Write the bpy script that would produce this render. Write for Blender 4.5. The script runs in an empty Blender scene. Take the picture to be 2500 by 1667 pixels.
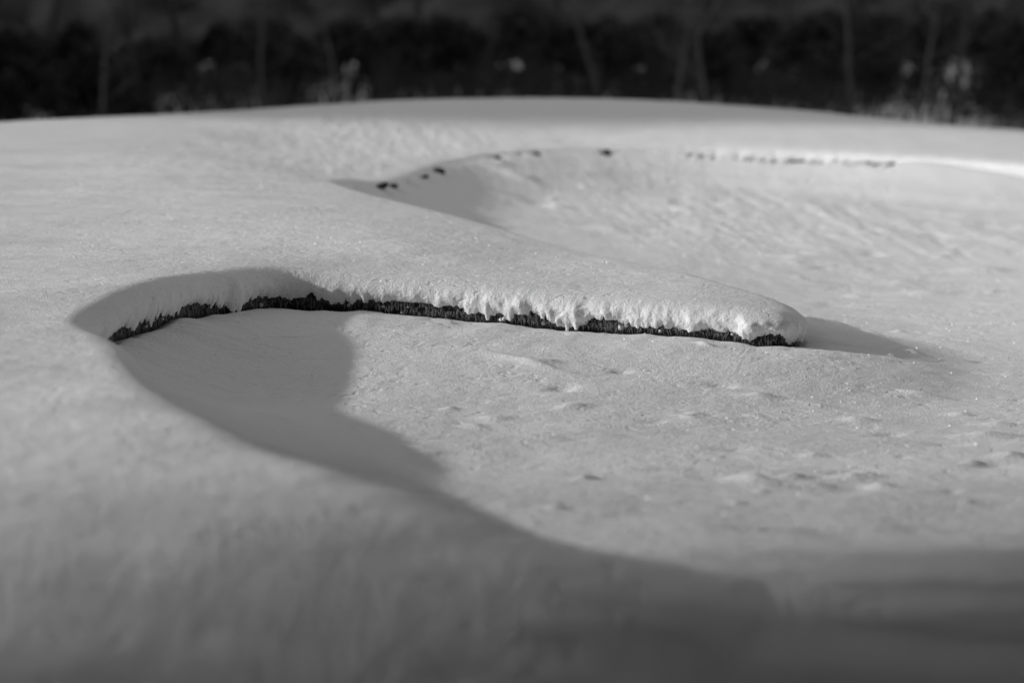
import bpy, math, random
import numpy as np
from mathutils import Vector, Matrix

# ------------------------------------------------------------------ camera, sky, sun, exposure
scene = bpy.context.scene
EYE = 1.65                                   # the photographer stands below the near bank
FPX, CU, CV = 5903.0, 1250.0, 833.5
PITCH = math.atan(733.0 / FPX)

cam_d = bpy.data.cameras.new('camera')
cam = bpy.data.objects.new('camera', cam_d)
scene.collection.objects.link(cam)
cam.location = (0, 0, EYE)
cam.rotation_euler = (math.pi / 2 - PITCH, 0, 0)
cam_d.sensor_width = 36.0
cam_d.lens = 85.0
cam_d.clip_end = 2000.0
cam_d.dof.use_dof = True
cam_d.dof.focus_distance = 9.05
cam_d.dof.aperture_fstop = 1.6
scene.camera = cam

SUN_EL = math.radians(19.0)
SUN_AZ = math.radians(180.0 + 6.0)           # direction TO the sun, measured from +X towards +Y
to_sun = Vector((math.cos(SUN_AZ) * math.cos(SUN_EL), math.sin(SUN_AZ) * math.cos(SUN_EL), math.sin(SUN_EL)))
world = bpy.data.worlds.new('World')
scene.world = world
world.use_nodes = True
wn = world.node_tree
wn.nodes.clear()
sky = wn.nodes.new('ShaderNodeTexSky')
sky.sky_type = 'NISHITA'
sky.sun_disc = False
sky.sun_elevation = SUN_EL
sky.sun_rotation = math.atan2(to_sun.x, to_sun.y)
bw = wn.nodes.new('ShaderNodeRGBToBW')       # black-and-white photograph
bg = wn.nodes.new('ShaderNodeBackground')
bg.inputs['Strength'].default_value = 0.15
wo = wn.nodes.new('ShaderNodeOutputWorld')
wn.links.new(sky.outputs[0], bw.inputs[0])
wn.links.new(bw.outputs[0], bg.inputs['Color'])
wn.links.new(bg.outputs[0], wo.inputs['Surface'])

sun_d = bpy.data.lights.new('sun', 'SUN')
sun_d.energy = 2.6
sun_d.angle = math.radians(1.6)
sun_d.color = (1, 1, 1)
sun = bpy.data.objects.new('sun', sun_d)
scene.collection.objects.link(sun)
sun.rotation_euler = to_sun.to_track_quat('Z', 'Y').to_euler()
sun.location = (-20, 0, 12)

scene.view_settings.view_transform = 'Standard'
scene.view_settings.look = 'None'
scene.view_settings.gamma = 1.0
scene.view_settings.exposure = 0.30
scene.view_settings.use_curve_mapping = False
scene.cycles.max_bounces = 5
scene.cycles.diffuse_bounces = 4
scene.cycles.use_denoising = True

COL = scene.collection
rng = np.random.default_rng(7)
random.seed(7)

# ------------------------------------------------------------------ helpers
def unproj(u, v, z):
    """pixel of the photograph + height relative to the eye -> plan position"""
    a, b = (u - CU), -(v - CV)
    rx = a
    ry = FPX * math.cos(PITCH) + b * math.sin(PITCH)
    rz = -FPX * math.sin(PITCH) + b * math.cos(PITCH)
    s = z / rz
    return rx * s, ry * s

def proj_u(x, y, z):
    zc = y * math.cos(PITCH) - z * math.sin(PITCH)
    return CU + FPX * x / zc

def hash2(ix, iy, seed):
    h = (ix.astype(np.int64) * 374761393 + iy.astype(np.int64) * 668265263 + seed * 974711) & 0xffffffff
    h = ((h ^ (h >> 13)) * 1274126177) & 0xffffffff
    return (h ^ (h >> 16)) & 0xffff

_ANG = np.arange(65536) * (2 * np.pi / 65536)
_GC, _GS = np.cos(_ANG).astype(np.float32), np.sin(_ANG).astype(np.float32)

def perlin(x, y, seed=0):
    x = np.asarray(x, dtype=np.float64); y = np.asarray(y, dtype=np.float64)
    ix = np.floor(x); iy = np.floor(y)
    fx = (x - ix).astype(np.float32); fy = (y - iy).astype(np.float32)
    ix = ix.astype(np.int64); iy = iy.astype(np.int64)
    u = fx * fx * fx * (fx * (fx * 6 - 15) + 10)
    v = fy * fy * fy * (fy * (fy * 6 - 15) + 10)
    def g(dx, dy):
        h = hash2(ix + dx, iy + dy, seed)
        return _GC[h] * (fx - dx) + _GS[h] * (fy - dy)
    a = g(0, 0); b = g(1, 0); c = g(0, 1); d = g(1, 1)
    return (a + (b - a) * u + (c + (d - c) * u - a - (b - a) * u) * v) * 1.4

def sstep(a, b, x):
    t = np.clip((x - a) / (b - a), 0, 1)
    return t * t * (3 - 2 * t)

class TPS:
    def __init__(self, pts):
        P = np.array(pts, dtype=np.float64)
        self.p = P[:, :2]
        n = len(P)
        K = self.phi(np.linalg.norm(self.p[:, None] - self.p[None], axis=2)) + np.eye(n) * 1e-4
        A = np.zeros((n + 3, n + 3))
        A[:n, :n] = K
        A[:n, n] = 1; A[:n, n + 1:] = self.p
        A[n, :n] = 1; A[n + 1:, :n] = self.p.T
        b = np.zeros(n + 3); b[:n] = P[:, 2]
        self.w = np.linalg.solve(A, b)
    @staticmethod
    def phi(r):
        return np.where(r > 1e-9, r * r * np.log(np.maximum(r, 1e-9)), 0.0)
    def __call__(self, x, y):
        out = np.full(x.shape, self.w[-3]) + self.w[-2] * x + self.w[-1] * y
        for (px, py), w in zip(self.p, self.w):
            r2 = (x - px) ** 2 + (y - py) ** 2 + 1e-18
            out += w * 0.5 * r2 * np.log(r2)
        return out

def make_mesh(name, verts, faces, mat, smooth=True):
    """numpy verts (n,3), faces (m,k) -> mesh datablock"""
    me = bpy.data.meshes.new(name)
    verts = np.asarray(verts, dtype=np.float32); faces = np.asarray(faces, dtype=np.int32)
    m, k = faces.shape
    me.vertices.add(len(verts)); me.vertices.foreach_set('co', verts.ravel())
    me.loops.add(m * k); me.loops.foreach_set('vertex_index', faces.ravel())
    me.polygons.add(m)
    me.polygons.foreach_set('loop_start', np.arange(0, m * k, k, dtype=np.int32))
    me.polygons.foreach_set('loop_total', np.full(m, k, dtype=np.int32))
    me.polygons.foreach_set('use_smooth', np.full(m, smooth, dtype=bool))
    me.update(calc_edges=True)
    me.validate()
    if mat: me.materials.append(mat)
    return me

def link(name, me, parent=None, **props):
    o = bpy.data.objects.new(name, me)
    COL.objects.link(o)
    if parent: o.parent = parent
    for k, v in props.items(): o[k] = v
    return o

# ------------------------------------------------------------------ materials (all neutral: the photograph is black and white)
def mat_base(name):
    m = bpy.data.materials.new(name); m.use_nodes = True
    nt = m.node_tree
    p = nt.nodes['Principled BSDF']
    return m, nt, p

def grey(v): return (v, v, v, 1)

def add_noise(nt, coord, scale, detail=2.0, rough=0.5, stretch=(1, 1, 1), rot=0.0):
    mp = nt.nodes.new('ShaderNodeMapping')
    mp.inputs['Scale'].default_value = stretch
    mp.inputs['Rotation'].default_value = (0, 0, rot)
    nt.links.new(coord, mp.inputs['Vector'])
    n = nt.nodes.new('ShaderNodeTexNoise')
    n.inputs['Scale'].default_value = scale
    n.inputs['Detail'].default_value = detail
    n.inputs['Roughness'].default_value = rough
    nt.links.new(mp.outputs[0], n.inputs['Vector'])
    return n

def snow_material(name, albedo=0.86, grain=1.0):
    m, nt, p = mat_base(name)
    geo = nt.nodes.new('ShaderNodeNewGeometry')
    pos = geo.outputs['Position']
    fine = add_noise(nt, pos, 150.0, 2.0, 0.7)
    mid = add_noise(nt, pos, 58.0, 2.0, 0.6, (0.8, 1.0, 1.0), 0.25)
    patch = add_noise(nt, pos, 2.6, 2.0, 0.5)
    dents = add_noise(nt, pos, 30.0, 1.0, 0.5, (0.7, 1.0, 1.0), -0.35)
    cut = nt.nodes.new('ShaderNodeMapRange')              # only the strongest hollows of that noise, in patches
    cut.inputs['From Min'].default_value = 0.60; cut.inputs['From Max'].default_value = 0.72
    cut.inputs['To Min'].default_value = 1.0; cut.inputs['To Max'].default_value = 0.0
    nt.links.new(dents.outputs[0], cut.inputs['Value'])
    soft = nt.nodes.new('ShaderNodeMapRange')
    soft.inputs['From Min'].default_value = 0.40; soft.inputs['From Max'].default_value = 0.62
    soft.inputs['To Min'].default_value = 0.15; soft.inputs['To Max'].default_value = 0.9
    nt.links.new(patch.outputs[0], soft.inputs['Value'])
    b1 = nt.nodes.new('ShaderNodeBump'); b1.inputs['Strength'].default_value = 0.85 * grain; b1.inputs['Distance'].default_value = 0.005
    b2 = nt.nodes.new('ShaderNodeBump'); b2.inputs['Strength'].default_value = 0.35 * grain; b2.inputs['Distance'].default_value = 0.0045
    b3 = nt.nodes.new('ShaderNodeBump'); b3.inputs['Distance'].default_value = 0.0042
    nt.links.new(cut.outputs[0], b3.inputs['Height']); nt.links.new(soft.outputs[0], b3.inputs['Strength'])
    nt.links.new(mid.outputs[0], b2.inputs['Height']); nt.links.new(b3.outputs[0], b2.inputs['Normal'])
    nt.links.new(fine.outputs[0], b1.inputs['Height']); nt.links.new(b2.outputs[0], b1.inputs['Normal'])
    nt.links.new(b1.outputs[0], p.inputs['Normal'])
    tone = nt.nodes.new('ShaderNodeMapRange')             # loose grains and packed crust are not equally white
    tone.inputs['From Min'].default_value = 0.3; tone.inputs['From Max'].default_value = 0.7
    tone.inputs['To Min'].default_value = albedo - 0.07; tone.inputs['To Max'].default_value = albedo + 0.05
    nt.links.new(fine.outputs[0], tone.inputs['Value'])
    nt.links.new(tone.outputs[0], p.inputs['Base Color'])
    p.inputs['Roughness'].default_value = 0.75
    p.inputs['Specular IOR Level'].default_value = 0.15
    return m

def plain(name, v, rough=0.9, noise=None, var=0.4, bump=0.0):
    m, nt, p = mat_base(name)
    p.inputs['Roughness'].default_value = rough
    p.inputs['Specular IOR Level'].default_value = 0.15
    if noise:
        geo = nt.nodes.new('ShaderNodeNewGeometry')
        n = add_noise(nt, geo.outputs['Position'], noise, 4.0, 0.6)
        r = nt.nodes.new('ShaderNodeMapRange')
        r.inputs['From Min'].default_value = 0.3; r.inputs['From Max'].default_value = 0.7
        r.inputs['To Min'].default_value = v * (1 - var); r.inputs['To Max'].default_value = v * (1 + var)
        nt.links.new(n.outputs[0], r.inputs['Value'])
        nt.links.new(r.outputs[0], p.inputs['Base Color'])
        if bump:
            b = nt.nodes.new('ShaderNodeBump'); b.inputs['Strength'].default_value = 0.8; b.inputs['Distance'].default_value = bump
            nt.links.new(n.outputs[0], b.inputs['Height']); nt.links.new(b.outputs[0], p.inputs['Normal'])
    else:
        p.inputs['Base Color'].default_value = grey(v)
    return m

M_SNOW = snow_material('snow')
M_SOIL = plain('wet_soil', 0.04, 0.9, 120.0, 0.6, 0.012)
M_ROOT = plain('dead_grass', 0.20, 0.85, 60.0, 0.5)
M_BARK = plain('bark', 0.05, 0.9, 14.0, 0.5, 0.02)
M_NEEDLE = plain('evergreen_needles', 0.04, 0.7, 2.0, 0.35)
M_BARK_PALE = plain('pale_bark', 0.09, 0.9, 14.0, 0.4, 0.02)
M_TWIG = plain('bare_twigs', 0.05, 0.9, 3.0, 0.4)
M_WOOD = plain('backdrop_woods', 0.018, 1.0, 0.35, 0.5, 0.3)
M_CRYSTAL = plain('ice_crystal', 0.9, 0.3)

# ------------------------------------------------------------------ the shape of the land
# upper ground (fairway, tongue and mounds): pixel of the photo + height below the eye
Tpx = [
 (0,299,-.585),(300,284,-.575),(600,269,-.55),(900,249,-.50),(1250,241,-.486),(1600,246,-.50),(2000,275,-.59),(2300,303,-.665),(2500,320,-.72),
 (0,450,-.75),(300,450,-.74),(600,400,-.69),(0,600,-.86),(300,600,-.85),(600,550,-.82),(850,490,-.79),
 (0,750,-.885),
 (1000,600,-.868),(1300,650,-.942),(1000,540,-.84),(1400,605,-.945),(1700,665,-.978),
 (100,900,-.915),(0,1000,-.94),(250,975,-.92),(0,1100,-.955),(300,1060,-.935),(550,1125,-.95),(800,1185,-.967),(1000,1240,-.99),(1200,1300,-1.018),
]
# drip edge of the lip: pixel, distance, bare soil below, snow thickness
LIP = [(222,866,7.85,.010,.105),(300,800,8.25,.036,.105),(400,765,8.6,.052,.10),(500,745,8.95,.048,.10),(600,735,9.2,.042,.095),(700,722,9.38,.048,.085),
                    (850,735,9.40,.042,.078),(1000,744,9.38,.042,.078),(1150,757,9.33,.038,.078),(1300,776,9.26,.034,.080),(1450,789,9.20,.030,.080),(1600,800,9.13,.026,.080),(1750,812,9.06,.022,.080),(1850,823,9.01,.028,.080),(1915,826,9.02,.026,.075)]
T_pts = []
for u, v, z in Tpx:
    x, y = unproj(u, v, z); T_pts.append((x, y, z))
for x, off in ((-2.2, 0.), (-1.0, 0.), (-.3, -.01), (.4, -.05), (1.1, -.115), (2.2, -.155)):   # near bank, slope shaped towards the camera to darken the foreground
    for y, z in ((5.0, -.985), (4.8, -1.03), (4.6, -1.10), (4.4, -1.18), (4.0, -1.37), (3.4, -1.55), (2.5, -1.65)):
        T_pts.append((x, y - (.30 if x > .9 else .12 if x > 0 else 0), z + off * min(1, (y - 2.5) / 2)))
for u, v, d_, g, th in LIP[::2] + LIP[-1:]:
    z = -(v - 100) / FPX * d_
    x, y = unproj(u, v, z)
    T_pts.append((x, y, z + th + .026))
    if u < 560: T_pts.append((x - .28, y + .12, z + th + .016))
    else: T_pts.append((x * .97, y + .30, z + th + .030))
T_pts += [(1.13,9.2,-1.035),(1.12,9.5,-1.02),(.98,9.35,-1.0)]
T_pts += [  # far rim of the bunker and the mound behind it
 (-0.75,14.3,-.81),(-.55,15.6,-.775),(-.1,16.9,-.75),(.5,17.6,-.735),(1.2,17.8,-.70),(2.0,17.7,-.70),(2.9,17.2,-.74),(4.0,16.6,-.80),(5.5,15.5,-.95),
 (-1.15,14.2,-.775),(-1.2,15.6,-.745),(-1.55,16.8,-.70),(-1.62,14.0,-.685),(-2.4,14.5,-.66),(-2.1,16.6,-.635),(-3.5,17,-.60),(-4.0,19.5,-.76),(-2.2,21.5,-.74),(0,22.5,-.68),(2.5,22,-.76),(4.6,21,-.90),
 (-6,8,-.8),(-6,13,-.65),(-7,18,-.75),(-6,4,-1.2),(7,18,-.95),(8,21,-1.0),(-3,1,-1.62),(0,0.5,-1.64),(3,1,-1.64),(6,3,-1.5),(6,6,-1.2),(9,9,-1.2),(9,14,-1.15),
 (-9,24,-1.1),(-4,25,-1.05),(0,26.5,-1.08),(4,26,-1.1),(9,24,-1.15),
]
Tf = TPS(T_pts)
# bowl of the bunker
F_pts = [(-.95,7.7,-1.19),(-.75,8.3,-1.175),(-.5,8.95,-1.08),(-.5,7.6,-1.222),(-.55,6.5,-1.185),(0,6.9,-1.245),(-.1,6.2,-1.175),(0,5.9,-1.18),(.5,7.5,-1.25),(1.5,7.5,-1.27),(2.4,7.5,-1.26),(.5,8.4,-1.185),(-.4,8.5,-1.14),
 (1.2,8.6,-1.225),(1.6,9.2,-1.235),(1.28,9.2,-1.17),(1.1,8.75,-1.185),(2.6,9.4,-1.25),(1.6,10.4,-1.25),(2.6,11.4,-1.25),(1.2,11.6,-1.23),(1,13,-1.16),(2.4,13.2,-1.215),(0,12.8,-1.09),(-.3,14.2,-1.035),(-.1,13.4,-1.085),
 (0,15.3,-1.0),(1.0,15.4,-1.05),(1.9,15.4,-1.08),(3.2,14.8,-1.13),(.2,16.4,-.89),(1.1,16.6,-.985),(1.9,16.4,-1.025),(2.8,15.9,-1.075),(4.5,13.5,-1.13),(5,11,-1.2),(5,8,-1.22),
 (4,6,-1.19),(2.4,5.9,-1.20),(1.2,5.6,-1.18),(1.9,5.1,-1.125),(.6,5.35,-1.14),(3,5,-1.14),(-1,5,-1.1),(-2,8,-1.0),(-2,13,-.9),(0,19,-.7)]
Ff = TPS(F_pts)

# rim of the bunker in plan, walked with the bunker on the right hand: (x, y, overhang, gap, width, snow thickness)
def px(u, v, z): return unproj(u, v, z)
R = []
def rim(x, y, over, gap, w, thick): R.append((x, y, over, gap, w, thick))
rim(30, 2.0, 0, 0, .5, .05)
rim(9, 3.9, 0, 0, .5, .05)
rim(3.0, 4.55, 0, 0, .5, .05)
rim(1.3, 4.85, 0, 0, .5, .05)
rim(.60, 4.98, 0, 0, .55, .08)
rim(.12, 5.20, 0, 0, .38, .12)
rim(-.10, 5.36, 0, 0, .28, .12)
rim(-.28, 5.51, 0, 0, .26, .14)
rim(-.48, 5.75, 0, 0, .25, .14)
rim(-.67, 6.10, 0, 0, .24, .14)
rim(-.85, 6.50, 0, 0, .22, .14)
rim(-1.03, 7.02, .25, 0, .18, .13)
rim(-1.20, 7.45, .8, 0, .13, .12)
for u, v, d_, g, th in LIP:
    # drip edge of the lip at distance d_
    z = -(v - 100) / FPX * d_ * 1.0
    x, y = unproj(u, v, z)
    rim(x, y, 1, g, .085 if u < 560 else .15 if u > 1830 else .12, th)
for x, y, g in [(1.115,9.16,.022),(1.135,9.32,.012),(1.09,9.55,.006),(.95,9.95,.0),(.72,10.5,.0),(.30,11.2,.0),(-.28,12.0,.0),(-.75,12.75,.0)]:
    rim(x, y, 1, g, .15, .075)
rim(-.93, 13.3, .8, .0, .12, .07)
rim(-.83, 13.75, 1, .016, .14, .035)
rim(-.66, 14.6, 1, .016, .14, .035)
rim(-.48, 15.5, 1, .012, .14, .035)
rim(-.12, 16.6, 1, .010, .15, .03)
rim(.45, 17.25, 1, .008, .15, .03)
rim(1.15, 17.35, 1, .012, .16, .06)
rim(1.9, 17.15, 1, .016, .20, .08)
rim(2.75, 16.7, 1, .012, .24, .06)
rim(3.7, 16.1, 0.6, .0, .2, .03)
rim(5.2, 15.0, 0, 0, .5, .05)
rim(8.5, 13.6, 0, 0, .5, .05)
rim(30, 11.0, 0, 0, .5, .05)
R = np.array(R)

def catmull(P, step=0.012):
    out = []
    n = len(P)
    for i in range(n - 1):
        p0 = P[max(i - 1, 0)]; p1 = P[i]; p2 = P[i + 1]; p3 = P[min(i + 2, n - 1)]
        L = np.hypot(*(p2[:2] - p1[:2]))
        st = step if L < 2.5 else 0.1
        k = max(2, int(L / st))
        t1 = np.sqrt(max(np.hypot(*(p1[:2] - p0[:2])), 1e-6)); t2 = np.sqrt(L); t3 = np.sqrt(max(np.hypot(*(p3[:2] - p2[:2])), 1e-6))
        t0_, ta, tb, tc = 0, t1, t1 + t2, t1 + t2 + t3
        if i == 0: p0 = p1 - (p2 - p1) * t1 / max(t2, 1e-6) if False else 2 * p1 - p2; t1 = t2; t0_, ta, tb, tc = 0, t1, t1 + t2, t1 + t2 + t3
        if i == n - 2: p3 = 2 * p2 - p1; t3 = t2; tc = t1 + t2 + t3
        for j in range(k):
            t = ta + (tb - ta) * j / k
            A1 = (ta - t) / (ta - t0_) * p0 + (t - t0_) / (ta - t0_) * p1
            A2 = (tb - t) / (tb - ta) * p1 + (t - ta) / (tb - ta) * p2
            A3 = (tc - t) / (tc - tb) * p2 + (t - tb) / (tc - tb) * p3
            B1 = (tb - t) / (tb - t0_) * A1 + (t - t0_) / (tb - t0_) * A2
            B2 = (tc - t) / (tc - ta) * A2 + (t - ta) / (tc - ta) * A3
            q = (tb - t) / (tb - ta) * B1 + (t - ta) / (tb - ta) * B2
            a = j / k
            q = q.copy(); q[2:] = p1[2:] * (1 - a) + p2[2:] * a
            out.append(q)
    out.append(P[-1])
    return np.array(out)

C = catmull(R)
CX, CY = C[:, 0], C[:, 1]
seg = np.hypot(np.diff(CX), np.diff(CY))
CS = np.concatenate([[0], np.cumsum(seg)])
tx = np.gradient(CX); ty = np.gradient(CY); tl = np.hypot(tx, ty); tx /= tl; ty /= tl
NC = len(C)
# the walk keeps the bunker on its right: outward (turf) normal is the left normal
NX, NY = -ty, tx

def nearest(x, y, coarse=6):
    """nearest rim sample for a tensor grid x[j], y[i]: index, signed distance (+ on turf)"""
    nj, ni = len(x), len(y)
    cj = np.arange(0, nj, coarse); ci = np.arange(0, ni, coarse)
    gx, gy = np.meshgrid(x[cj], y[ci])
    best = np.full(gx.shape, 1e18); bi = np.zeros(gx.shape, dtype=np.int32)
    for k in range(0, NC, 3):
        d = (gx - CX[k]) ** 2 + (gy - CY[k]) ** 2
        m = d < best
        best[m] = d[m]; bi[m] = k
    I = np.minimum(np.arange(ni) // coarse, len(ci) - 1); J = np.minimum(np.arange(nj) // coarse, len(cj) - 1)
    idx = bi[I[:, None], J[None, :]]
    X, Y = np.meshgrid(x, y)
    b = (X - CX[idx]) ** 2 + (Y - CY[idx]) ** 2
    out = idx.copy()
    for off in range(-16, 17):
        k = np.clip(idx + off, 0, NC - 1)
        d = (X - CX[k]) ** 2 + (Y - CY[k]) ** 2
        m = d < b
        b[m] = d[m]; out[m] = k[m]
    # sub-sample refinement along the tangent
    al = (X - CX[out]) * tx[out] + (Y - CY[out]) * ty[out]
    side = (X - CX[out]) * NX[out] + (Y - CY[out]) * NY[out]
    sg = np.where(side >= 0, 1.0, -1.0)
    near = np.abs(al) < 0.02
    d = np.where(near, np.abs(side), np.sqrt(b)) * sg
    s = CS[out] + np.where(near, al, 0)
    fx = CX[out] + np.where(near, al, 0) * tx[out]; fy = CY[out] + np.where(near, al, 0) * ty[out]
    return X, Y, out, d, s, fx, fy

def far_ground(x, y):
    return -1.30 - .65 * sstep(22, 27, y) * sstep(47, 40, y) + 0.16 * perlin(x * .05, y * .05, 5) + 0.10 * perlin(x * .16, y * .16, 6) + 0.010 * np.clip(y - 46, 0, 60)

def T_h(x, y):
    base = Tf(np.clip(x, -9, 9), np.clip(y, 0, 27))
    k = sstep(20.8, 27.0, y) 
    kx = sstep(6.0, 12.0, np.abs(x)); kb = sstep(0.5, -6, y)
    k = np.maximum(np.maximum(k, kx), kb)
    far = far_ground(x, y)
    side = np.where(y < 25, -1.05, far)
    tgt = far * sstep(18, 30, y) + (-1.05 - .6 * sstep(6, 2.5, y)) * (1 - sstep(18, 30, y))
    return base * (1 - k) + tgt * k

# dents and bumps in the snow of the bunker: (u, v, z, length, width, height, angle)
MARKS = [
 (1761,948,-1.21,.055,.03,-.014,0),(1860,962,-1.21,.06,.03,.014,0),(1978,973,-1.22,.09,.028,.010,-.2),(2094,1007,-1.23,.05,.03,.012,0),(2254,951,-1.23,.08,.025,.012,-.2),
 (2411,1042,-1.24,.09,.035,.016,0),(2442,1012,-1.24,.07,.025,.010,0),(2317,1058,-1.24,.06,.04,-.012,0),(2430,1122,-1.25,.07,.04,-.016,.3),(2464,1100,-1.25,.05,.03,.014,.2),
 (1835,1182,-1.26,.07,.035,.018,-.5),(1745,1172,-1.26,.05,.03,-.012,0),(1937,1172,-1.26,.05,.025,.012,.4),(2065,1154,-1.26,.055,.03,-.016,0),(2090,1166,-1.26,.06,.03,.012,.3),
 (2080,1199,-1.26,.06,.03,-.012,0),(2152,1194,-1.26,.04,.025,.012,0),(1536,1145,-1.25,.08,.025,.010,0),(1795,1089,-1.25,.05,.03,-.010,0),
 (1375,950,-1.19,.05,.04,-.016,1.0),(1515,910,-1.17,.035,.025,-.012,.5),(1210,1003,-1.20,.06,.03,.010,0),(1290,900,-1.16,.16,.03,.010,-.7),(1450,1022,-1.21,.12,.03,.010,0),
 (1400,985,-1.20,.05,.03,.010,.4),(2130,880,-1.22,.10,.03,.006,0),(2260,720,-1.25,.12,.06,.014,0),(2030,812,-1.24,.11,.05,.014,0),(2385,665,-1.23,.16,.07,.02,0),(2130,632,-1.22,.08,.06,-.02,.9),
 (2040,738,-1.24,.08,.06,-.016,.3),(2200,690,-1.23,.10,.05,.012,0),(1960,650,-1.23,.10,.05,.014,0),(1950,640,-1.23,.08,.05,-.012,0),(1330,548,-1.15,.10,.06,-.03,-.8),(1360,552,-1.15,.09,.06,.025,-.8),
 (1260,520,-1.13,.20,.07,.02,-.8),(1500,600,-1.17,.10,.06,-.02,0),(1480,590,-1.17,.12,.06,.018,-.5),(1660,555,-1.17,.16,.06,.014,-.6),(1640,580,-1.17,.14,.06,-.012,-.6),(2270,530,-1.12,.30,.05,-.016,-1.0),
 (2300,570,-1.14,.20,.05,-.014,-1.0),(2450,560,-1.14,.15,.06,-.015,-.6),(1740,345,-.85,.1,.1,.0,0),(2350,1225,-1.27,.10,.04,-.01,0),(1290,1085,-1.22,.08,.03,-.008,0),(1130,1010,-1.20,.08,.04,-.008,.3),
 (1880,1300,-1.24,.12,.06,-.014,0),(2050,1330,-1.22,.12,.05,-.012,0),(1700,1330,-1.22,.14,.05,.010,0),(2150,1310,-1.22,.1,.05,.012,0)]
def marks(x, y):
    h = np.zeros(x.shape)
    mk = []
    for u, v, z, L, W, A, an in MARKS:
        mx, my = unproj(u, v, z); mk.append((mx, my, L, W, A, an))
    r = np.random.default_rng(11)
    for i in range(150):                       # the many small animal tracks and fallen bits
        my = r.uniform(5.6, 16.4); mx = r.uniform(-.3, .25 * my + .6)
        sc = 1.0 + max(0, my - 11) * .09
        mk.append((mx, my, r.uniform(.02, .06) * sc, r.uniform(.015, .03) * sc, r.choice([-1, 1, 1]) * r.uniform(.004, .010) * sc, r.uniform(-.9, .9)))
    for mx, my, L, W, A, an in mk:
        sel = (np.abs(x - mx) < 3.2 * L) & (np.abs(y - my) < 3.2 * L)
        if not sel.any(): continue
        dx = x[sel] - mx; dy = y[sel] - my
        ca, sa = math.cos(an), math.sin(an)
        p = (dx * ca + dy * sa) / L; q = (-dx * sa + dy * ca) / W
        e = p * p + q * q
        h[sel] += (1.35 if A > 0 else .9) * A * np.exp(-e * .9)
    return h

def relief(x, y):
    """wind-worked snow surface, metres"""
    xr = x * .96 + y * .28; yr = -x * .28 + y * .96
    h = .006 * perlin(xr * 2.2, yr * 3.0, 21) + .0032 * perlin(xr * 6, yr * 9, 22) + .0016 * perlin(xr * 18, yr * 26, 23)
    k = sstep(11.5, 15.0, y) * (1 - sstep(17.2, 18.4, y + .8 * x) * .85) * sstep(-2.7, -1.3, x) * (.75 + .25 * sstep(0, 1, x))
    xs = x + .14 * y
    h += k * ((.008 * perlin(xs * 4.2, y * .95, 24) + .005 * perlin(xs * 11, y * 2.4, 25)) + .0035 * perlin(xs * 20, y * 7, 29))
    crust = np.maximum(0, perlin(xr * 1.3, yr * 1.7, 27) + .15)
    h -= .0030 * crust * np.maximum(0, perlin(xr * 11, yr * 20, 28) - .12) * 2.2
    h += .0009 * perlin(xr * 55, yr * 75, 26) * (1 - sstep(11, 12, y)) 
    return h

# tensor grid: fine where the lip is in focus, coarse outwards
def axis(spans):
    a = [spans[0][0]]
    for s0, s1, st in spans:
        n = max(1, int(round((s1 - s0) / st)))
        a += list(s0 + (s1 - s0) * np.arange(1, n + 1) / n)
    return np.array(a)
def grow(start, stop, st, f):
    out = []; v = start
    while (v < stop) if stop > start else (v > stop):
        v += st if stop > start else -st; st *= f; out.append(v)
    return out
gx_core = axis([(-2.6,-1.5,.016),(-1.5,1.3,.0052),(1.3,2.6,.013),(2.6,4.6,.03)])
GXs = np.concatenate([np.array(grow(-2.6, -420, .03, 1.16))[::-1], gx_core, np.array(grow(4.6, 420, .05, 1.18))])
gy_core = axis([(3.2,5.2,.03),(5.2,7.4,.016),(7.4,8.75,.0065),(8.75,9.65,.0045),(9.65,11,.012),(11,14,.02),(14,18.2,.024),(18.2,22,.06)])
GYs = np.concatenate([np.array(grow(3.2, -60, .05, 1.25))[::-1], gy_core, np.array(grow(22, 600, .12, 1.12))])
X, Y, IDX, D, S, FXp, FYp = nearest(GXs, GYs)
over, gap, wid, thick = C[IDX, 2], C[IDX, 3], C[IDX, 4], C[IDX, 5]
Z_T = T_h(X, Y)

# along-rim properties (functions of rim sample) -------------------------------------------------
CT = T_h(CX, CY)
def roll(d, w): return .014 * np.exp(-np.maximum(d, 0) / .10)
lip = (C[:, 2] > .5)
# drip depth of the snow cap: rounded lobes, sharp notches between them
s_ = CS
scal = (.027 * np.abs(perlin(s_ * 14, s_ * 0 + .3, 31)) + .013 * np.abs(perlin(s_ * 31, s_ * 0 + 4.3, 32))) * (1 - .6 * sstep(12, 13, CY)) * (1 + .45 * sstep(-.4, -.9, CX) * sstep(10, 9.5, CY)) + .020 * perlin(s_ * 4.3, s_ * 0 + 1.7, 33) + .012 * perlin(s_ * 8.1, s_ * 0 + 2.9, 46) + (.008 * perlin(s_ * 85, s_ * 0 + 2.7, 34) + .005 * perlin(s_ * 150, s_ * 0 + 3.7, 40)) * (1 - sstep(12, 13, CY))
thick_c = C[:, 5]
def px_s(u, v, d_):                          # rim arc length below a pixel of the photograph
    x, y = unproj(u, v, -(v - 100) / FPX * d_)
    return CS[np.argmin((CX - x) ** 2 + (CY - y) ** 2)]
bulge = np.zeros(NC)
for u, v, d_, wd, a in [(582,740,9.16,.042,.044),(1395,785,9.22,.05,.016),(1270,772,9.27,.022,.012),(1830,822,9.02,.035,.022),(1190,760,9.31,.02,.014),(1690,806,9.09,.03,.012),(470,752,8.85,.02,.010)]:
    bulge += a * np.exp(-((CS - px_s(u, v, d_)) / wd) ** 2)
lobes = scal * np.where(CY < 10, np.clip(.95 + 1.1 * perlin(s_ * 2.7, s_ * 0 + 11.3, 45), .35, 1.7), 1.0) + bulge
DROP = thick_c + lobes * C[:, 2]
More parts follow.
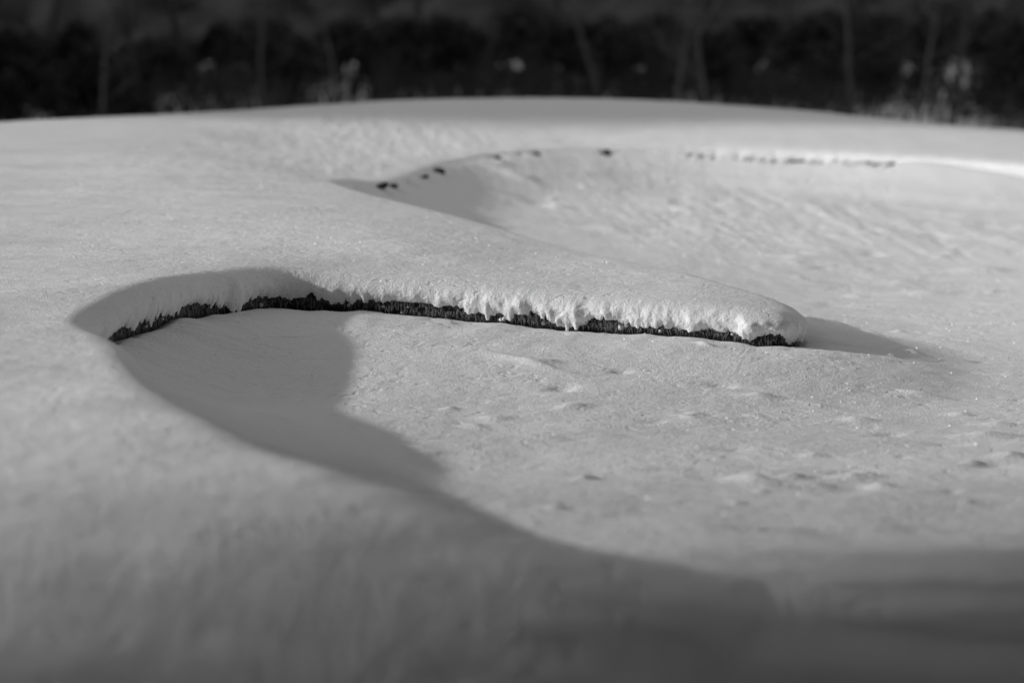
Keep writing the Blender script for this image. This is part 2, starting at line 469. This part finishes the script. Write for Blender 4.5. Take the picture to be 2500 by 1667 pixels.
edge_z = CT - roll(np.zeros(NC), C[:, 4]) - thick_c       # mean height of the drip edge
gap_c = C[:, 3]
# ragged snow line on the floor below the lip
gapvar = gap_c * (1.0 + .45 * perlin(s_ * 2.3, s_ * 0 + 7.7, 35) + .18 * perlin(s_ * 9, s_ * 0 + 8.7, 36))
far_rim = sstep(12.5, 13.5, CY)
spots = np.zeros(NC)
rim_u = proj_u(CX, CY, edge_z)
for u, wd, a in [(918,.035,.056),(945,.025,.048),(985,.02,.034),(1020,.02,.048),(1056,.03,.056),(1195,.025,.044),(1215,.015,.036),(1262,.02,.036),(1296,.025,.044),(1478,.03,.055),(1715,.02,.044),(1748,.03,.044),(1872,.03,.048),(1898,.025,.052),(2145,.035,.052),(2180,.02,.045)]:
    k_ = np.where(CY > 13.4)[0]; k_ = k_[np.argmin(np.abs(rim_u[k_] - u))]
    spots = np.maximum(spots, a * np.exp(-((CS - CS[k_]) / wd) ** 2))
for u0, u1 in ((1680, 2190),):          # thin crumbly line between the spots
    m_ = (CY > 13.4) & (rim_u > u0) & (rim_u < u1)
    spots = np.maximum(spots, m_ * (.018 + .020 * perlin(s_ * 6, s_ * 0 + 9.1, 39) + .020 * perlin(s_ * 17, s_ * 0 + 6.1, 38)))
floor_edge = (edge_z - .012 - gapvar) * (1 - far_rim) + (edge_z + .024) * far_rim

# ---- bunker floor
Ffull = Ff(np.clip(X, -3, 6), np.clip(Y, 4, 19))
din = np.maximum(-D, 0)
blend_w = .20 + .14 * sstep(-.9, -.3, X) * (1 - .5 * sstep(12.5, 13.5, Y) * sstep(.8, .2, X))
lefty = sstep(-.55, -.85, CX) * sstep(7.7, 7.3, CY)
floor_edge = floor_edge * (1 - lefty) + (CT - .135) * lefty
blend = np.exp(-(din / (blend_w + .12 * lefty[IDX])) ** 1.3) * np.maximum(sstep(.2, 1., over), lefty[IDX]) * sstep(.75, .45, din)
Z_F = Ffull * (1 - blend) + floor_edge[IDX] * blend
Z_F = Z_F - ((1.2 + .7 * (rim_u < 1560)) * spots * far_rim)[IDX] * np.exp(-(din / .07) ** 2)
Z_F = np.where(D > 0, Z_F - np.where(over > .5, D * .25, D * D * .7), Z_F)
xfar = sstep(4.5, 9, X)
Z_F = Z_F * (1 - xfar) + (-1.16 - .05 * 0) * xfar
rel = relief(X, Y)
Z_F = Z_F + rel * (1 - .55 * sstep(12, 14, Y) * sstep(1.4, .2, X)) + marks(X, Y) * sstep(.0, .12, -D)

def grid_mesh(name, V, keep_face, mat):
    ni, nj = X.shape
    idx = np.arange(ni * nj).reshape(ni, nj)
    f = np.stack([idx[:-1, :-1], idx[:-1, 1:], idx[1:, 1:], idx[1:, :-1]], axis=-1)[keep_face]
    used = np.unique(f)
    remap = np.full(ni * nj, -1, dtype=np.int64); remap[used] = np.arange(len(used))
    return make_mesh(name, V.reshape(-1, 3)[used], remap[f], mat)

def cellmax(A): return np.maximum(np.maximum(A[:-1, :-1], A[1:, :-1]), np.maximum(A[:-1, 1:], A[1:, 1:]))
def cellmin(A): return np.minimum(np.minimum(A[:-1, :-1], A[1:, :-1]), np.minimum(A[:-1, 1:], A[1:, 1:]))

VF = np.stack([X, Y, Z_F + EYE], axis=-1)
floor_me = grid_mesh('bunker_floor', VF, (cellmin(D - np.where(over > .5, .10, wid * .95)) < 0) & (cellmax(X) < 14), M_SNOW)
bunker_floor = link('bunker_floor', floor_me, kind='structure', label='snow covered bunker floor with small tracks and drifted banks', category='ground')

# ---- upper ground with the overhanging snow cap
w = wid
d = np.maximum(D, 0)
p = np.clip(d / w, 0, 1)
PC = .36
q = np.clip((p - PC) / (1 - PC), 0, 1)
th = (1 - q) * np.pi / 2
drop = DROP[IDX] * sstep(0., 1., over) + (np.maximum(Z_T - Ffull, .03) + .12) * (1 - sstep(0., 1., over))
ov = sstep(0., 1., over)
R1 = np.minimum((thick + .012) * .62, drop * .8) * ov + drop * .6 * (1 - ov)
out_top = w * (1 - np.sin(th)); dz_top = -R1 * (1 - np.cos(th))
pl = np.clip(p / PC, 0, 1)                                   # 0 at drip edge, 1 at the foot of the shoulder
out_low = .016 * (1 - pl) ** 2.0; dz_low = -R1 - (drop - R1) * (1 - pl)
inwall = p < PC
o_ = np.where(inwall, out_low, out_top); dz = np.where(inwall, dz_low, dz_top)
zone = d < w
# flutes and fluffy lumps on the cap face
wall = np.where(zone, 1 - sstep(.35, 1.0, p), 0) * np.clip(over, 0, 1) * (1 - .45 * sstep(12, 13, Y))
arc = dz
flute = (.003 * (np.abs(perlin(S * 14, S * 0 + .3, 31)) - .3) + .002 * (np.abs(perlin(S * 31, S * 0 + 4.3, 32)) - .3)) * sstep(1., .0, p)
lump = .010 * perlin(S * 11, arc * 13, 41) + .0055 * perlin(S * 27, arc * 27, 42) + .0018 * perlin(S * 80, arc * 80, 43) + .001 * perlin(S * 150, arc * 150, 44)
bl = bulge[IDX] * .35
near_lip = 1 - sstep(10.5, 12, Y)
o_ = np.where(zone, o_ - wall * (flute + lump * (.6 + .6 * sstep(-.8, .2, X)) + bl * sstep(1.0, .3, p)), d)
nxp = NX[IDX]; nyp = NY[IDX]
PX_ = np.where(zone, FXp + nxp * o_, X); PY_ = np.where(zone, FYp + nyp * o_, Y)
fluff = (.0022 * perlin(X * 48, Y * 48, 51) + .0012 * perlin(X * 110, Y * 110, 52)) * np.exp(-d / .14) * np.clip(over, 0, 1) * near_lip
PZ_ = Z_T - roll(d, w) * np.clip(over, 0, 1) + np.where(zone, dz, 0) + rel * sstep(.0, .25, d) + fluff
VT = np.stack([PX_, PY_, PZ_ + EYE], axis=-1)
turf_me = grid_mesh('snow_ground', VT, cellmax(D) > 0, M_SNOW)
snow_ground = link('snow_ground', turf_me, kind='structure', label='snow covered ground rising round the bunker', category='ground')

# ---- dark face of bare soil under the snow cap
sel = np.where((C[:, 2] > .75) & (np.arange(NC) > 0))[0]
rows = 9
V = []; Fc = []
for a in range(rows):
    f = a / (rows - 1)
    rec = .030 + .020 * f + .008 * perlin(CS[sel] * 30, np.full(len(sel), a * .8), 61) + .006 * perlin(CS[sel] * 75, np.full(len(sel), a * 1.7), 62)
    z = (floor_edge[sel] - .05) * f + (edge_z[sel] + .03) * (1 - f)
    V.append(np.stack([CX[sel] + NX[sel] * rec, CY[sel] + NY[sel] * rec, z + EYE], axis=-1))
V = np.concatenate(V); n = len(sel)
for a in range(rows - 1):
    i = np.arange(n - 1)
    i = i[np.diff(sel) == 1]
    Fc.append(np.stack([a * n + i, a * n + i + 1, (a + 1) * n + i + 1, (a + 1) * n + i], axis=-1))
soil = link('soil_face', make_mesh('soil_face', V, np.concatenate(Fc), M_SOIL), snow_ground)

# dead grass and roots hanging over the soil
V = []; Fc = []
cand = np.where((C[:, 2] > .75) & (CY < 10.0) & (gap_c > .003))[0]
for i in range(5200):
    k = int(rng.choice(cand))
    fz = rng.uniform(-.2, 1.0)
    z0 = edge_z[k] + .015 - fz * (edge_z[k] - floor_edge[k])
    rec = rng.uniform(.012, .032)
    b = np.array([CX[k] + NX[k] * rec, CY[k] + NY[k] * rec, z0 + EYE])
    L = rng.uniform(.008, .026)
    a = rng.normal(0, .7)
    tdir = np.array([tx[k] * math.sin(a) - NX[k] * rng.uniform(0, .5), ty[k] * math.sin(a) - NY[k] * rng.uniform(0, .5), -math.cos(a) * rng.choice([1, 1, -1])])
    mid = b + tdir * L * .6; tip = b + tdir * L + np.array([0, 0, -L * .25])
    sd = np.array([tx[k], ty[k], 0]) * .0013
    o = len(V); V += [b - sd, b + sd, mid + sd * .7, mid - sd * .7, tip]
    Fc += [(o, o + 1, o + 2), (o, o + 2, o + 3), (o + 3, o + 2, o + 4)]
link('dead_grass', make_mesh('dead_grass', V, Fc, M_ROOT, False), snow_ground, kind='stuff')

# ------------------------------------------------------------------ small lumps of fallen snow by the lip
def lump_mesh(seed):
    r = np.random.default_rng(seed)
    V = []; Fc = []
    n, m = 10, 7
    for j in range(m + 1):
        for i in range(n):
            th_ = math.pi * j / m; ph = 2 * math.pi * i / n
            v = np.array([math.sin(th_) * math.cos(ph), math.sin(th_) * math.sin(ph), math.cos(th_)])
            k = 1 + .22 * float(perlin(np.array([v[0] * 1.7 + seed * 3.1 + v[2]]), np.array([v[1] * 1.7 + v[2] * .6]), 70)[0])
            V.append(v * k * np.array([1.05, .95, .85]))
    for j in range(m):
        for i in range(n):
            Fc.append((j * n + i, j * n + (i + 1) % n, (j + 1) * n + (i + 1) % n, (j + 1) * n + i))
    return make_mesh('snow_lump', V, Fc, M_SNOW)
LM = [lump_mesh(i) for i in range(3)]
LUMPS = [(1504,802,9.16,.011),(1518,798,9.15,.008),(1570,799,9.13,.008),(1595,799,9.12,.009),(1653,806,9.08,.007),(1787,811,9.02,.010),(1340,789,9.22,.007),(1352,790,9.22,.006),(850,748,9.38,.007),(1776,818,9.03,.007),(1225,766,9.27,.006),(930,752,9.36,.007)]
for i in range(16):
    u = random.uniform(300, 1900); us = [l[0] for l in LIP]; dd = float(np.interp(u, us, [l[2] for l in LIP])); vv = float(np.interp(u, us, [l[1] for l in LIP]))
    LUMPS.append((u, vv + random.uniform(6, 26), dd, random.uniform(.004, .009)))
for u, v, d_, r_ in LUMPS:
    z = -(v - 100) / FPX * d_; x, y = unproj(u, v, z)
    k = np.argmin((CX - x) ** 2 + (CY - y) ** 2)
    o = link('snow_lump', LM[random.randrange(3)], label='small white snow lump caught on the dark soil under the lip', category='snow lump', group='snow lumps caught under the lip')
    o.location = (CX[k] + NX[k] * .026, CY[k] + NY[k] * .026, z + EYE)
    o.scale = (r_, r_, r_); o.rotation_euler = (random.uniform(0, 3), random.uniform(0, 3), 0)

# dark clumps of turf showing on the far rim
M_TURF = plain('dark_turf', 0.03, 0.95, 60.0, 0.5, 0.01)
def clump_mesh(seed):
    me = lump_mesh(seed).copy(); me.name = 'turf_clump'; me.materials[0] = M_TURF
    return me
CM = [clump_mesh(20 + i) for i in range(4)]
for i, (u, sz, lab) in enumerate([(912, .034, 'dark turf clump lowest on the left end of the far rim'), (942, .026, 'dark turf clump second from the left end of the far rim'),
        (1018, .022, 'small dark turf clump halfway up the left end of the far rim'), (1054, .036, 'dark turf clump topmost in the shaded left end of the far rim'),
        (1198, .022, 'dark turf clump just right of the shaded pocket on the far rim'), (1298, .022, 'small dark turf clump on the far rim above the centre'),
        (1476, .036, 'dark turf clump standing alone on the far rim right of centre')]):
    k = np.where((CY > 13.3) & (CX < 3))[0]; k = k[np.argmin(np.abs(rim_u[k] - u))]
    o = link('turf_clump', CM[i % 4], label=lab, category='turf', group='turf clumps on the far rim')
    o.location = (CX[k] - NX[k] * .05, CY[k] - NY[k] * .05, edge_z[k] + EYE + .016)
    o.scale = (sz * 1.25, sz, sz * .62); o.rotation_euler = (.2, .3 * (i % 3 - 1), i * 1.3)

# ------------------------------------------------------------------ ice crystals that catch the sun
V = []; Fc = []
def surf_height(x, y):
    j = np.clip(np.searchsorted(GXs, x), 1, len(GXs) - 1); i = np.clip(np.searchsorted(GYs, y), 1, len(GYs) - 1)
    dd = D[i, j]
    if dd > C[IDX[i, j], 4] + .02: return PZ_[i, j]
    if dd < -.05: return Z_F[i, j]
    return None
for i in range(950):
    y = 4.5 + 14 * rng.random() ** 1.25; x = rng.uniform(-.225, .225) * y
    if rng.random() < .12: x = rng.uniform(-3, 4)
    z = surf_height(x, y)
    if z is None: continue
    r_ = rng.uniform(.0012, .0030) * (.6 + y / 14)
    nrm = (to_sun + Vector(rng.normal(0, .35, 3)) + Vector((0, -.5, .2))).normalized()
    a = nrm.orthogonal().normalized(); b = nrm.cross(a)
    c = Vector((x, y, z + EYE + r_ * .7))
    o = len(V)
    for h in range(6): V.append(c + (a * math.cos(h * math.pi / 3) + b * math.sin(h * math.pi / 3)) * r_)
    V.append(c + nrm * r_ * .25); V.append(c - nrm * r_ * .25)
    for h in range(6):
        Fc.append((o + h, o + (h + 1) % 6, o + 6)); Fc.append((o + (h + 1) % 6, o + h, o + 7))
link('ice_crystals', make_mesh('ice_crystals', np.array([tuple(v) for v in V]), Fc, M_CRYSTAL, False), kind='stuff', label='sparkling ice crystals scattered over the snow', category='ice crystals')

# ------------------------------------------------------------------ trees
def tube(V, Fc, p0, p1, r0, r1, n=6):
    p0 = np.array(p0); p1 = np.array(p1)
    dirv = p1 - p0; dirv = dirv / (np.linalg.norm(dirv) + 1e-9)
    a = np.cross(dirv, [0.3, 0.1, 1.0] if abs(dirv[2]) < .9 else [1, 0, 0]); a /= np.linalg.norm(a); b = np.cross(dirv, a)
    o = len(V)
    for p_, r_ in ((p0, r0), (p1, r1)):
        for i in range(n):
            t = 2 * math.pi * i / n
            V.append(p_ + (a * math.cos(t) + b * math.sin(t)) * r_)
    for i in range(n):
        Fc.append((o + i, o + (i + 1) % n, o + n + (i + 1) % n, o + n + i))

def bare_tree_meshes(seed, height, r0, fork):
    r = np.random.default_rng(seed)
    Vt, Ft, Vc, Fcn = [], [], [], []
    p_ = np.array([0., 0., -.4]); dirv = np.array([r.normal(0, .03), r.normal(0, .03), 1.])
    n = 9; pts = [p_]
    for i in range(n):
        dirv = dirv + r.normal(0, .05, 3) * [1, 1, .2]; dirv /= np.linalg.norm(dirv)
        pts.append(pts[-1] + dirv * (fork + .4) / n)
    for i in range(n):
        a = r0 * (1.25 if i == 0 else 1) * (1 - .45 * i / n); b = r0 * (1 - .45 * (i + 1) / n)
        tube(Vt, Ft, pts[i], pts[i + 1], a, b, 8)
    def branch(p0, dv, L, rad, depth):
        k = 4; q_ = p0.copy(); dd = dv.copy()
        for i in range(k):
            dd = dd + r.normal(0, .12, 3) + np.array([0, 0, .04]); dd /= np.linalg.norm(dd)
            nq = q_ + dd * L / k
            tube(Vc, Fcn, q_, nq, rad * (1 - .6 * i / k), rad * (1 - .6 * (i + 1) / k), 5 if depth < 2 else 3)
            q_ = nq
            if depth < 3 and (i > 0 or depth > 0):
                for _ in range(2 if depth < 2 else 1):
                    sd = dd + r.normal(0, .65, 3); sd /= np.linalg.norm(sd)
                    branch(q_, sd, L * r.uniform(.4, .65), rad * (1 - .6 * (i + 1) / k) * .6, depth + 1)
    for j in range(3):
        an = 2 * math.pi * (j + r.random() * .5) / 3
        dv = np.array([math.cos(an) * .42, math.sin(an) * .42, 1.]); dv /= np.linalg.norm(dv)
        branch(pts[-1], dv, (height - fork) * r.uniform(.6, .85), r0 * .5, 0)
    for j in range(4):
        i = r.integers(4, n); an = r.uniform(0, 6.28)
        branch(pts[i], np.array([math.cos(an), math.sin(an), .6]) / 1.17, r.uniform(.8, 1.6), r0 * .22, 1)
    return make_mesh('trunk', Vt, Ft, M_BARK), make_mesh('crown', Vc, Fcn, M_TWIG)

def bush_meshes(seed, w_, h_, n=2600, upright=.3, leaf=.11, low=.12):
    """an evergreen bush: short stems and a crown of leafy sprays in uneven clumps"""
    r = np.random.default_rng(seed)
    Vt, Ft = [], []
    for j in range(4):
        an = r.uniform(0, 6.28); e = np.array([math.cos(an) * w_ * .3, math.sin(an) * w_ * .3, h_ * r.uniform(.5, .75)])
        tube(Vt, Ft, [e[0] * .1, e[1] * .1, -.2], e * .5, .045, .03, 5); tube(Vt, Ft, e * .5, e, .03, .012, 5)
    clumps = []
    for i in range(36):
        an = r.uniform(0, 6.28); rr = math.sqrt(r.random()); hz = r.uniform(low, .97)
        prof = math.sin(min(1, (1 - hz) * 1.25 + .12) * math.pi / 2)
        clumps.append((math.cos(an) * rr * w_ * .5 * prof, math.sin(an) * rr * w_ * .5 * prof, hz * h_ * .9, r.uniform(.09, .24) * min(w_, h_)))
    cl = np.array(clumps)
    k = r.integers(0, len(cl), n)
    dirs = r.normal(0, 1, (n, 3)); dirs /= np.linalg.norm(dirs, axis=1)[:, None]
    P = cl[k, :3] + dirs * (cl[k, 3] * r.random(n) ** .4)[:, None]
    P[:, 2] = np.maximum(P[:, 2], .02)
    t = dirs + r.normal(0, .6, (n, 3)) + [0, 0, upright]; t /= np.linalg.norm(t, axis=1)[:, None]
    s = np.cross(t, r.normal(0, 1, (n, 3))); s /= np.linalg.norm(s, axis=1)[:, None]
    L = leaf * r.uniform(.7, 1.5, n)[:, None]
    V = np.stack([P - t * L, P + s * L * .38, P + t * L, P - s * L * .38], axis=1).reshape(-1, 3)
    Fq = np.arange(n * 4).reshape(n, 4)
    return make_mesh('stems', Vt, Ft, M_BARK), make_mesh('crown', V, Fq, M_NEEDLE, False)

def ground_z(x, y):
    return float(T_h(np.array([float(x)]), np.array([float(y)]))[0]) + EYE

def thing(name, x, y, z=None, **props):
    e = bpy.data.objects.new(name, None); COL.objects.link(e)
    e.location = (x, y, ground_z(x, y) if z is None else z)
    e.empty_display_size = .3
    for k, v in props.items(): e[k] = v
    return e

# evergreen bushes along the far edge: (photo column, distance, width, top row in the photo, label)
BUSHES = [
 (20, 44, 2.2, 75, 'black rounded evergreen bush at the far left edge of the tree line'),
 (190, 46, 1.6, 55, 'tall dark bush just right of the pale gap at far left'),
 (255, 42, 1.7, 100, 'dark bush with drooping right side, second from the pale gap'),
 (370, 48, 2.4, 100, 'low dark bush below the leaning forked bare tree'),
 (560, 54, 2.6, 60, 'broad soft dark bush behind the straight trunk left of centre'),
 (690, 47, 2.3, 70, 'dense round dark bush above the dip of the left snow ridge'),
 (845, 50, 2.3, 55, 'dark bush over the pale snow patch left of centre'),
 (990, 55, 2.4, 50, 'grey-dark bush over the left start of the long snow mound'),
 (1110, 49, 2.6, 45, 'dark bush left of the pale blotch at top centre'),
 (1290, 52, 3.0, 30, 'big dark bush right of the pale blotch at top centre'),
 (1440, 47, 2.4, 45, 'dark bush between top centre and the pale forked trunk'),
 (1590, 50, 2.6, 30, 'dense black bush just left of the pale forked trunk'),
 (1690, 45, 1.8, 70, 'black bush at the foot of the pale forked trunk'),
 (1850, 51, 2.8, 45, 'dark bush just right of the pale forked trunk'),
 (2010, 47, 2.5, 30, 'dense black bush two to the right of the pale forked trunk'),
 (2130, 52, 2.6, 20, 'tall dark bush left of the snowy wedge at right'),
 (2270, 56, 2.6, 0, 'tall dark bush rising behind the snowy wedge at right'),
 (2400, 48, 2.2, 10, 'tall dark bush right of the thin black trunk at right'),
 (2490, 45, 2.0, 40, 'black bush cut by the right edge of the picture'),
]
bush_cache = {}
for i, (u, yd, wd, vt, lab) in enumerate(BUSHES):
    x = (u - CU) / FPX * yd
    zt = -(vt - 100) / FPX * yd + EYE
    gz = ground_z(x, yd)
    h_ = zt - gz
    st, cr = bush_meshes(100 + i, 1.0 * wd, h_, 2600 if i < 3 else 1900, low=.12 if i in (0, 1, 2, 15, 18) else .50)
    e = thing('evergreen_bush', x, yd, label=lab, category='bush', group='dark bushes along the far tree line')
    link('stems', st, e); link('crown', cr, e)

TREES = [
 (340, 43, 9.0, .075, 1.7, 'bare tree forking low into a wide V at upper left'),
 (470, 52, 11.0, .11, 5.0, 'straight bare tree left of centre between two dark bushes'),
 (700, 57, 12.0, .12, 5.5, 'bare tree behind the dense round bush left of centre'),
 (925, 50, 10.0, .07, 4.0, 'thin bare tree beside the pale snow patch left of centre'),
 (1030, 60, 12.0, .13, 6.0, 'bare tree rising over the left start of the snow mound'),
 (1180, 46, 8.0, .07, 2.3, 'thin bare tree at top centre with low branches'),
 (1385, 58, 12.0, .12, 6.0, 'bare tree between the centre and the pale forked trunk'),
 (1735, 42, 9.0, .085, 1.9, 'pale trunk forking near the top edge right of centre'),
 (1920, 56, 12.0, .12, 6.0, 'bare tree behind the bush right of the pale forked trunk'),
 (2070, 60, 12.0, .13, 6.0, 'bare tree left of the snowy wedge at right'),
 (2308, 41, 9.0, .065, 3.2, 'thin black upright trunk beside the snowy wedge at right'),
 (2450, 54, 11.0, .12, 5.0, 'bare tree behind the bushes near the right edge'),
 (120, 58, 11.0, .12, 5.0, 'bare tree seen above the pale gap at far left'),
 (255, 40, 7.0, .045, 2.6, 'slender sapling right of the pale gap at far left'),
 (640, 43, 7.5, .05, 3.0, 'slender sapling left of the pale snow patch left of centre'),
 (835, 41, 7.0, .04, 2.4, 'slender sapling standing in the pale snow patch left of centre'),
 (1480, 44, 7.5, .05, 2.8, 'slender sapling midway between the centre and the pale forked trunk'),
 (1628, 41, 7.0, .045, 3.0, 'slender sapling just left of the pale forked trunk'),
 (2075, 43, 7.5, .05, 2.6, 'slender sapling left of the snowy wedge at right'),
 (2215, 40, 6.5, .04, 2.2, 'slender sapling standing in the snowy wedge at right'),
]
for i, (u, yd, h_, r0, fk, lab) in enumerate(TREES):
    x = (u - CU) / FPX * yd
    tr, cr = bare_tree_meshes(300 + i, h_, r0, fk)
    e = thing('bare_tree', x, yd, label=lab, category='tree', group='bare trees along the far tree line')
    if 'pale trunk' in lab or 'sapling' in lab: tr.materials[0] = M_BARK_PALE; cr.materials[0] = M_BARK_PALE
    link('trunk', tr, e); link('crown', cr, e)

# ------------------------------------------------------------------ unseen spruces added round the camera to keep the sky off the near snow
def spruce_meshes(seed, h_, rad, base, n=15000):
    r = np.random.default_rng(seed)
    Vt, Ft = [], []
    for i in range(8):
        tube(Vt, Ft, [0, 0, -.3 + (h_ + .3) * i / 8], [0, 0, -.3 + (h_ + .3) * (i + 1) / 8], .19 * (1 - i / 8.3), .19 * (1 - (i + 1) / 8.3), 8)
    P, T_ = [], []
    levels = int((h_ - base) / .33)
    per = n // (levels * 9)
    for l in range(levels):
        z0 = base + (h_ - base) * (l / levels)
        rl = rad * (1 - l / levels) ** .85 * r.uniform(.9, 1.08) + .1
        for b_ in range(9):
            an = r.uniform(0, 6.28)
            t = r.random(per) ** .55
            ca, sa = math.cos(an), math.sin(an)
            L = rl * r.uniform(.8, 1.05)
            spread = r.normal(0, .17, per) * (1.1 - t * .6) * L * .6
            P.append(np.stack([ca * t * L - sa * spread, sa * t * L + ca * spread, z0 - .22 * L * t + .15 * t * t * L + r.normal(0, .06, per)], axis=1))
            T_.append(np.stack([np.full(per, ca), np.full(per, sa), np.full(per, -.25)], axis=1) + r.normal(0, .35, (per, 3)))
    P = np.concatenate(P); T_ = np.concatenate(T_); m = len(P)
    T_ /= np.linalg.norm(T_, axis=1)[:, None]
    s = np.cross(T_, r.normal(0, 1, (m, 3)) * .5 + [0, 0, 1]); s /= np.linalg.norm(s, axis=1)[:, None]
    L = (.13 * r.uniform(.7, 1.4, m))[:, None]
    V = np.stack([P - T_ * L, P + s * L * .5, P + T_ * L, P - s * L * .5], axis=1).reshape(-1, 3)
    return make_mesh('trunk', Vt, Ft, M_BARK), make_mesh('crown', V, np.arange(m * 4).reshape(m, 4), M_NEEDLE, False)

sp_high = spruce_meshes(502, 9.0, 4.0, 2.35, 40000)  # boughs kept above the view, covering the near snow from the sky
SPR = [
 (-4.2, -1.2, 'high', .3, 'unseen tall spruce added at the left of the camera for shade'),
 (3.3, 4.4, 'high', 1.9, 'unseen tall spruce added at the right of the camera for shade'),
 (-1.8, 2.9, 'slim', 2.7, 'unseen slim spruce added just left of the camera for shade'),
 (1.1, -1.1, 'high', 4.0, 'unseen tall spruce added behind the camera for shade'),
]
for x, y, kind_, rz, lab in SPR:
    tr, cr = sp_high
    e = thing('shade_spruce', x, y, label=lab, category='tree', group='added spruces shading the near snow')
    e.rotation_euler = (0, 0, rz)
    if x > 3: e.scale = (1.15, 1.15, 1.0)
    if kind_ == 'slim': e.scale = (.66, .66, 1.0)
    link('trunk', tr, e); link('crown', cr, e)

# ------------------------------------------------------------------ dark backdrop in place of the sky, and unseen foliage added to cast shade
hx = np.concatenate([np.linspace(-260, -90, 40)[:-1], np.linspace(-90, 90, 240), np.linspace(90, 260, 40)[1:]])
hy = np.concatenate([np.linspace(85, 150, 90), np.linspace(152, 330, 40)])
HX, HY = np.meshgrid(hx, hy)
HZ = -2.6 + 34 * sstep(84, 190, HY) - 6 * sstep(230, 330, HY) + 2.5 * perlin(HX * .02, HY * .02, 81) + (1.1 * perlin(HX * .22, HY * .22, 82) + .8 * perlin(HX * .6, HY * .5, 83)) * sstep(86, 95, HY)
ii = np.arange(HX.size).reshape(HX.shape)
link('hill_backdrop', make_mesh('hill_backdrop', np.stack([HX, HY, HZ + EYE], -1).reshape(-1, 3), np.stack([ii[:-1, :-1], ii[:-1, 1:], ii[1:, 1:], ii[1:, :-1]], -1).reshape(-1, 4), M_WOOD), kind='structure', label='dark wooded backdrop added behind the tree line in place of the sky', category='hill_backdrop')

r = np.random.default_rng(91)
k_az = math.tan(SUN_AZ - math.pi)
n = 60000                                               # unseen far belt, added to shade the ridge and far trees
bx = r.uniform(-62, -17, n); by = r.uniform(13, 82, n)
ysh = by - k_az * bx                                    # where the shadow of a bough falls, seen along the sun
keep = (bx < -.28 * by - 6.0) & (ysh > 18.5) & (r.random(n) < .85 + .15 * sstep(18.5, 32, ysh))
P1 = np.stack([bx, by, 15 * r.random(n) ** .9 - .3], 1)[keep]; L1 = r.uniform(.3, .7, len(P1))
n = 84000                                               # unseen foliage added at left, thinned to grade the foreground shade
bx = r.uniform(-50, -19, n); ysh = r.uniform(-9, 6.4, n); by = ysh + k_az * bx
keep = r.random(n) < np.interp(-ysh, [-5.75, -5.25, -5.05, -4.88, -4.72, -4.52, -4.2, -3.9], [0, .012, .03, .085, .18, .33, .7, .95])
P2 = np.stack([bx, by, 18 * r.random(n) - 1.8], 1)[keep]; L2 = r.uniform(.12, .30, len(P2))
n = 36000                                               # more unseen foliage, added round the camera to block low sky
bx = r.uniform(-19, 30, n); by = r.uniform(-22, 3.5, n)
keep = (by < -4.5) | (bx > 6.0) | ((bx < -7) & (by < 2.0))
P3 = np.stack([bx, by, 11 * r.random(n) ** 1.2 - 1.8], 1)[keep]; L3 = r.uniform(.3, .7, len(P3))
n = 34000                                               # unseen fine scrub added to dim the left side like a vignette
bx = r.uniform(-12, -7, n); by = r.uniform(5.0, 18, n)
P4 = np.stack([bx, by, EYE - 1.0 + (2.75 + .35 * perlin(bx * .5, by * .5, 96)) * r.random(n) + np.abs(r.normal(0, .14, n))], 1); L4 = r.uniform(.015, .045, n)
n = 4000                                                # sparse crown added out of view to dim the right foreground floor
P5 = np.stack([r.uniform(-11, -8.5, n), 3.0 + np.abs(r.normal(0, 1.25, n)), 4.0 + 2.2 * r.random(n)], 1); L5 = r.uniform(.03, .08, n)
P = np.concatenate([P1, P2, P3, P4, P5]); n = len(P)
t = r.normal(0, 1, (n, 3)) * [.6, .6, 1]; t /= np.linalg.norm(t, axis=1)[:, None]
s = np.cross(t, r.normal(0, 1, (n, 3))); s /= np.linalg.norm(s, axis=1)[:, None]
L = np.concatenate([L1, L2, L3, L4, L5])[:, None]
V = np.stack([P - t * L, P + s * L * .45, P + t * L, P - s * L * .45], 1).reshape(-1, 3)
link('shade_woodland', make_mesh('shade_woodland', V, np.arange(n * 4).reshape(n, 4), M_NEEDLE, False), kind='stuff', label='unseen foliage added to shade the near snow, the ridge and the far trees', category='shade_woodland')

# brush added to darken the snow between the far trees
r = np.random.default_rng(93)
n = 20000
uy = r.uniform(41, 74, n); ux = r.uniform(-.30, .30, n) * uy
gz = T_h(ux, uy) + EYE
uu = CU + FPX * ux / uy                                  # open snow shows through here and there
open_ = ((uu > 70) & (uu < 150)) | ((uu > 760) & (uu < 900)) | ((uu > 1620) & (uu < 1690)) | ((uu > 2150) & (uu < 2420))
hh = np.where(open_ & (r.random(n) < .5), .02, 1.0) * r.uniform(.2, .9, n) * (.45 + .9 * np.clip(perlin(ux * .35, uy * .35, 95) + .5, 0, 1))
lean = r.normal(0, .35, (n, 2)) * hh[:, None]
B = np.stack([ux, uy, gz - .05], 1); Tt = np.stack([ux + lean[:, 0], uy + lean[:, 1], gz + hh], 1)
wv = np.stack([np.cos(ux * 50), np.sin(ux * 50), np.zeros(n)], 1) * r.uniform(.008, .03, n)[:, None]
V = np.stack([B - wv, B + wv, Tt + wv * .5, Tt - wv * .5], 1).reshape(-1, 3)
link('darkening_brush', make_mesh('darkening_brush', V, np.arange(n * 4).reshape(n, 4), M_TWIG, False), kind='stuff', label='dark brush added to darken the snow between the far trees', category='brush')
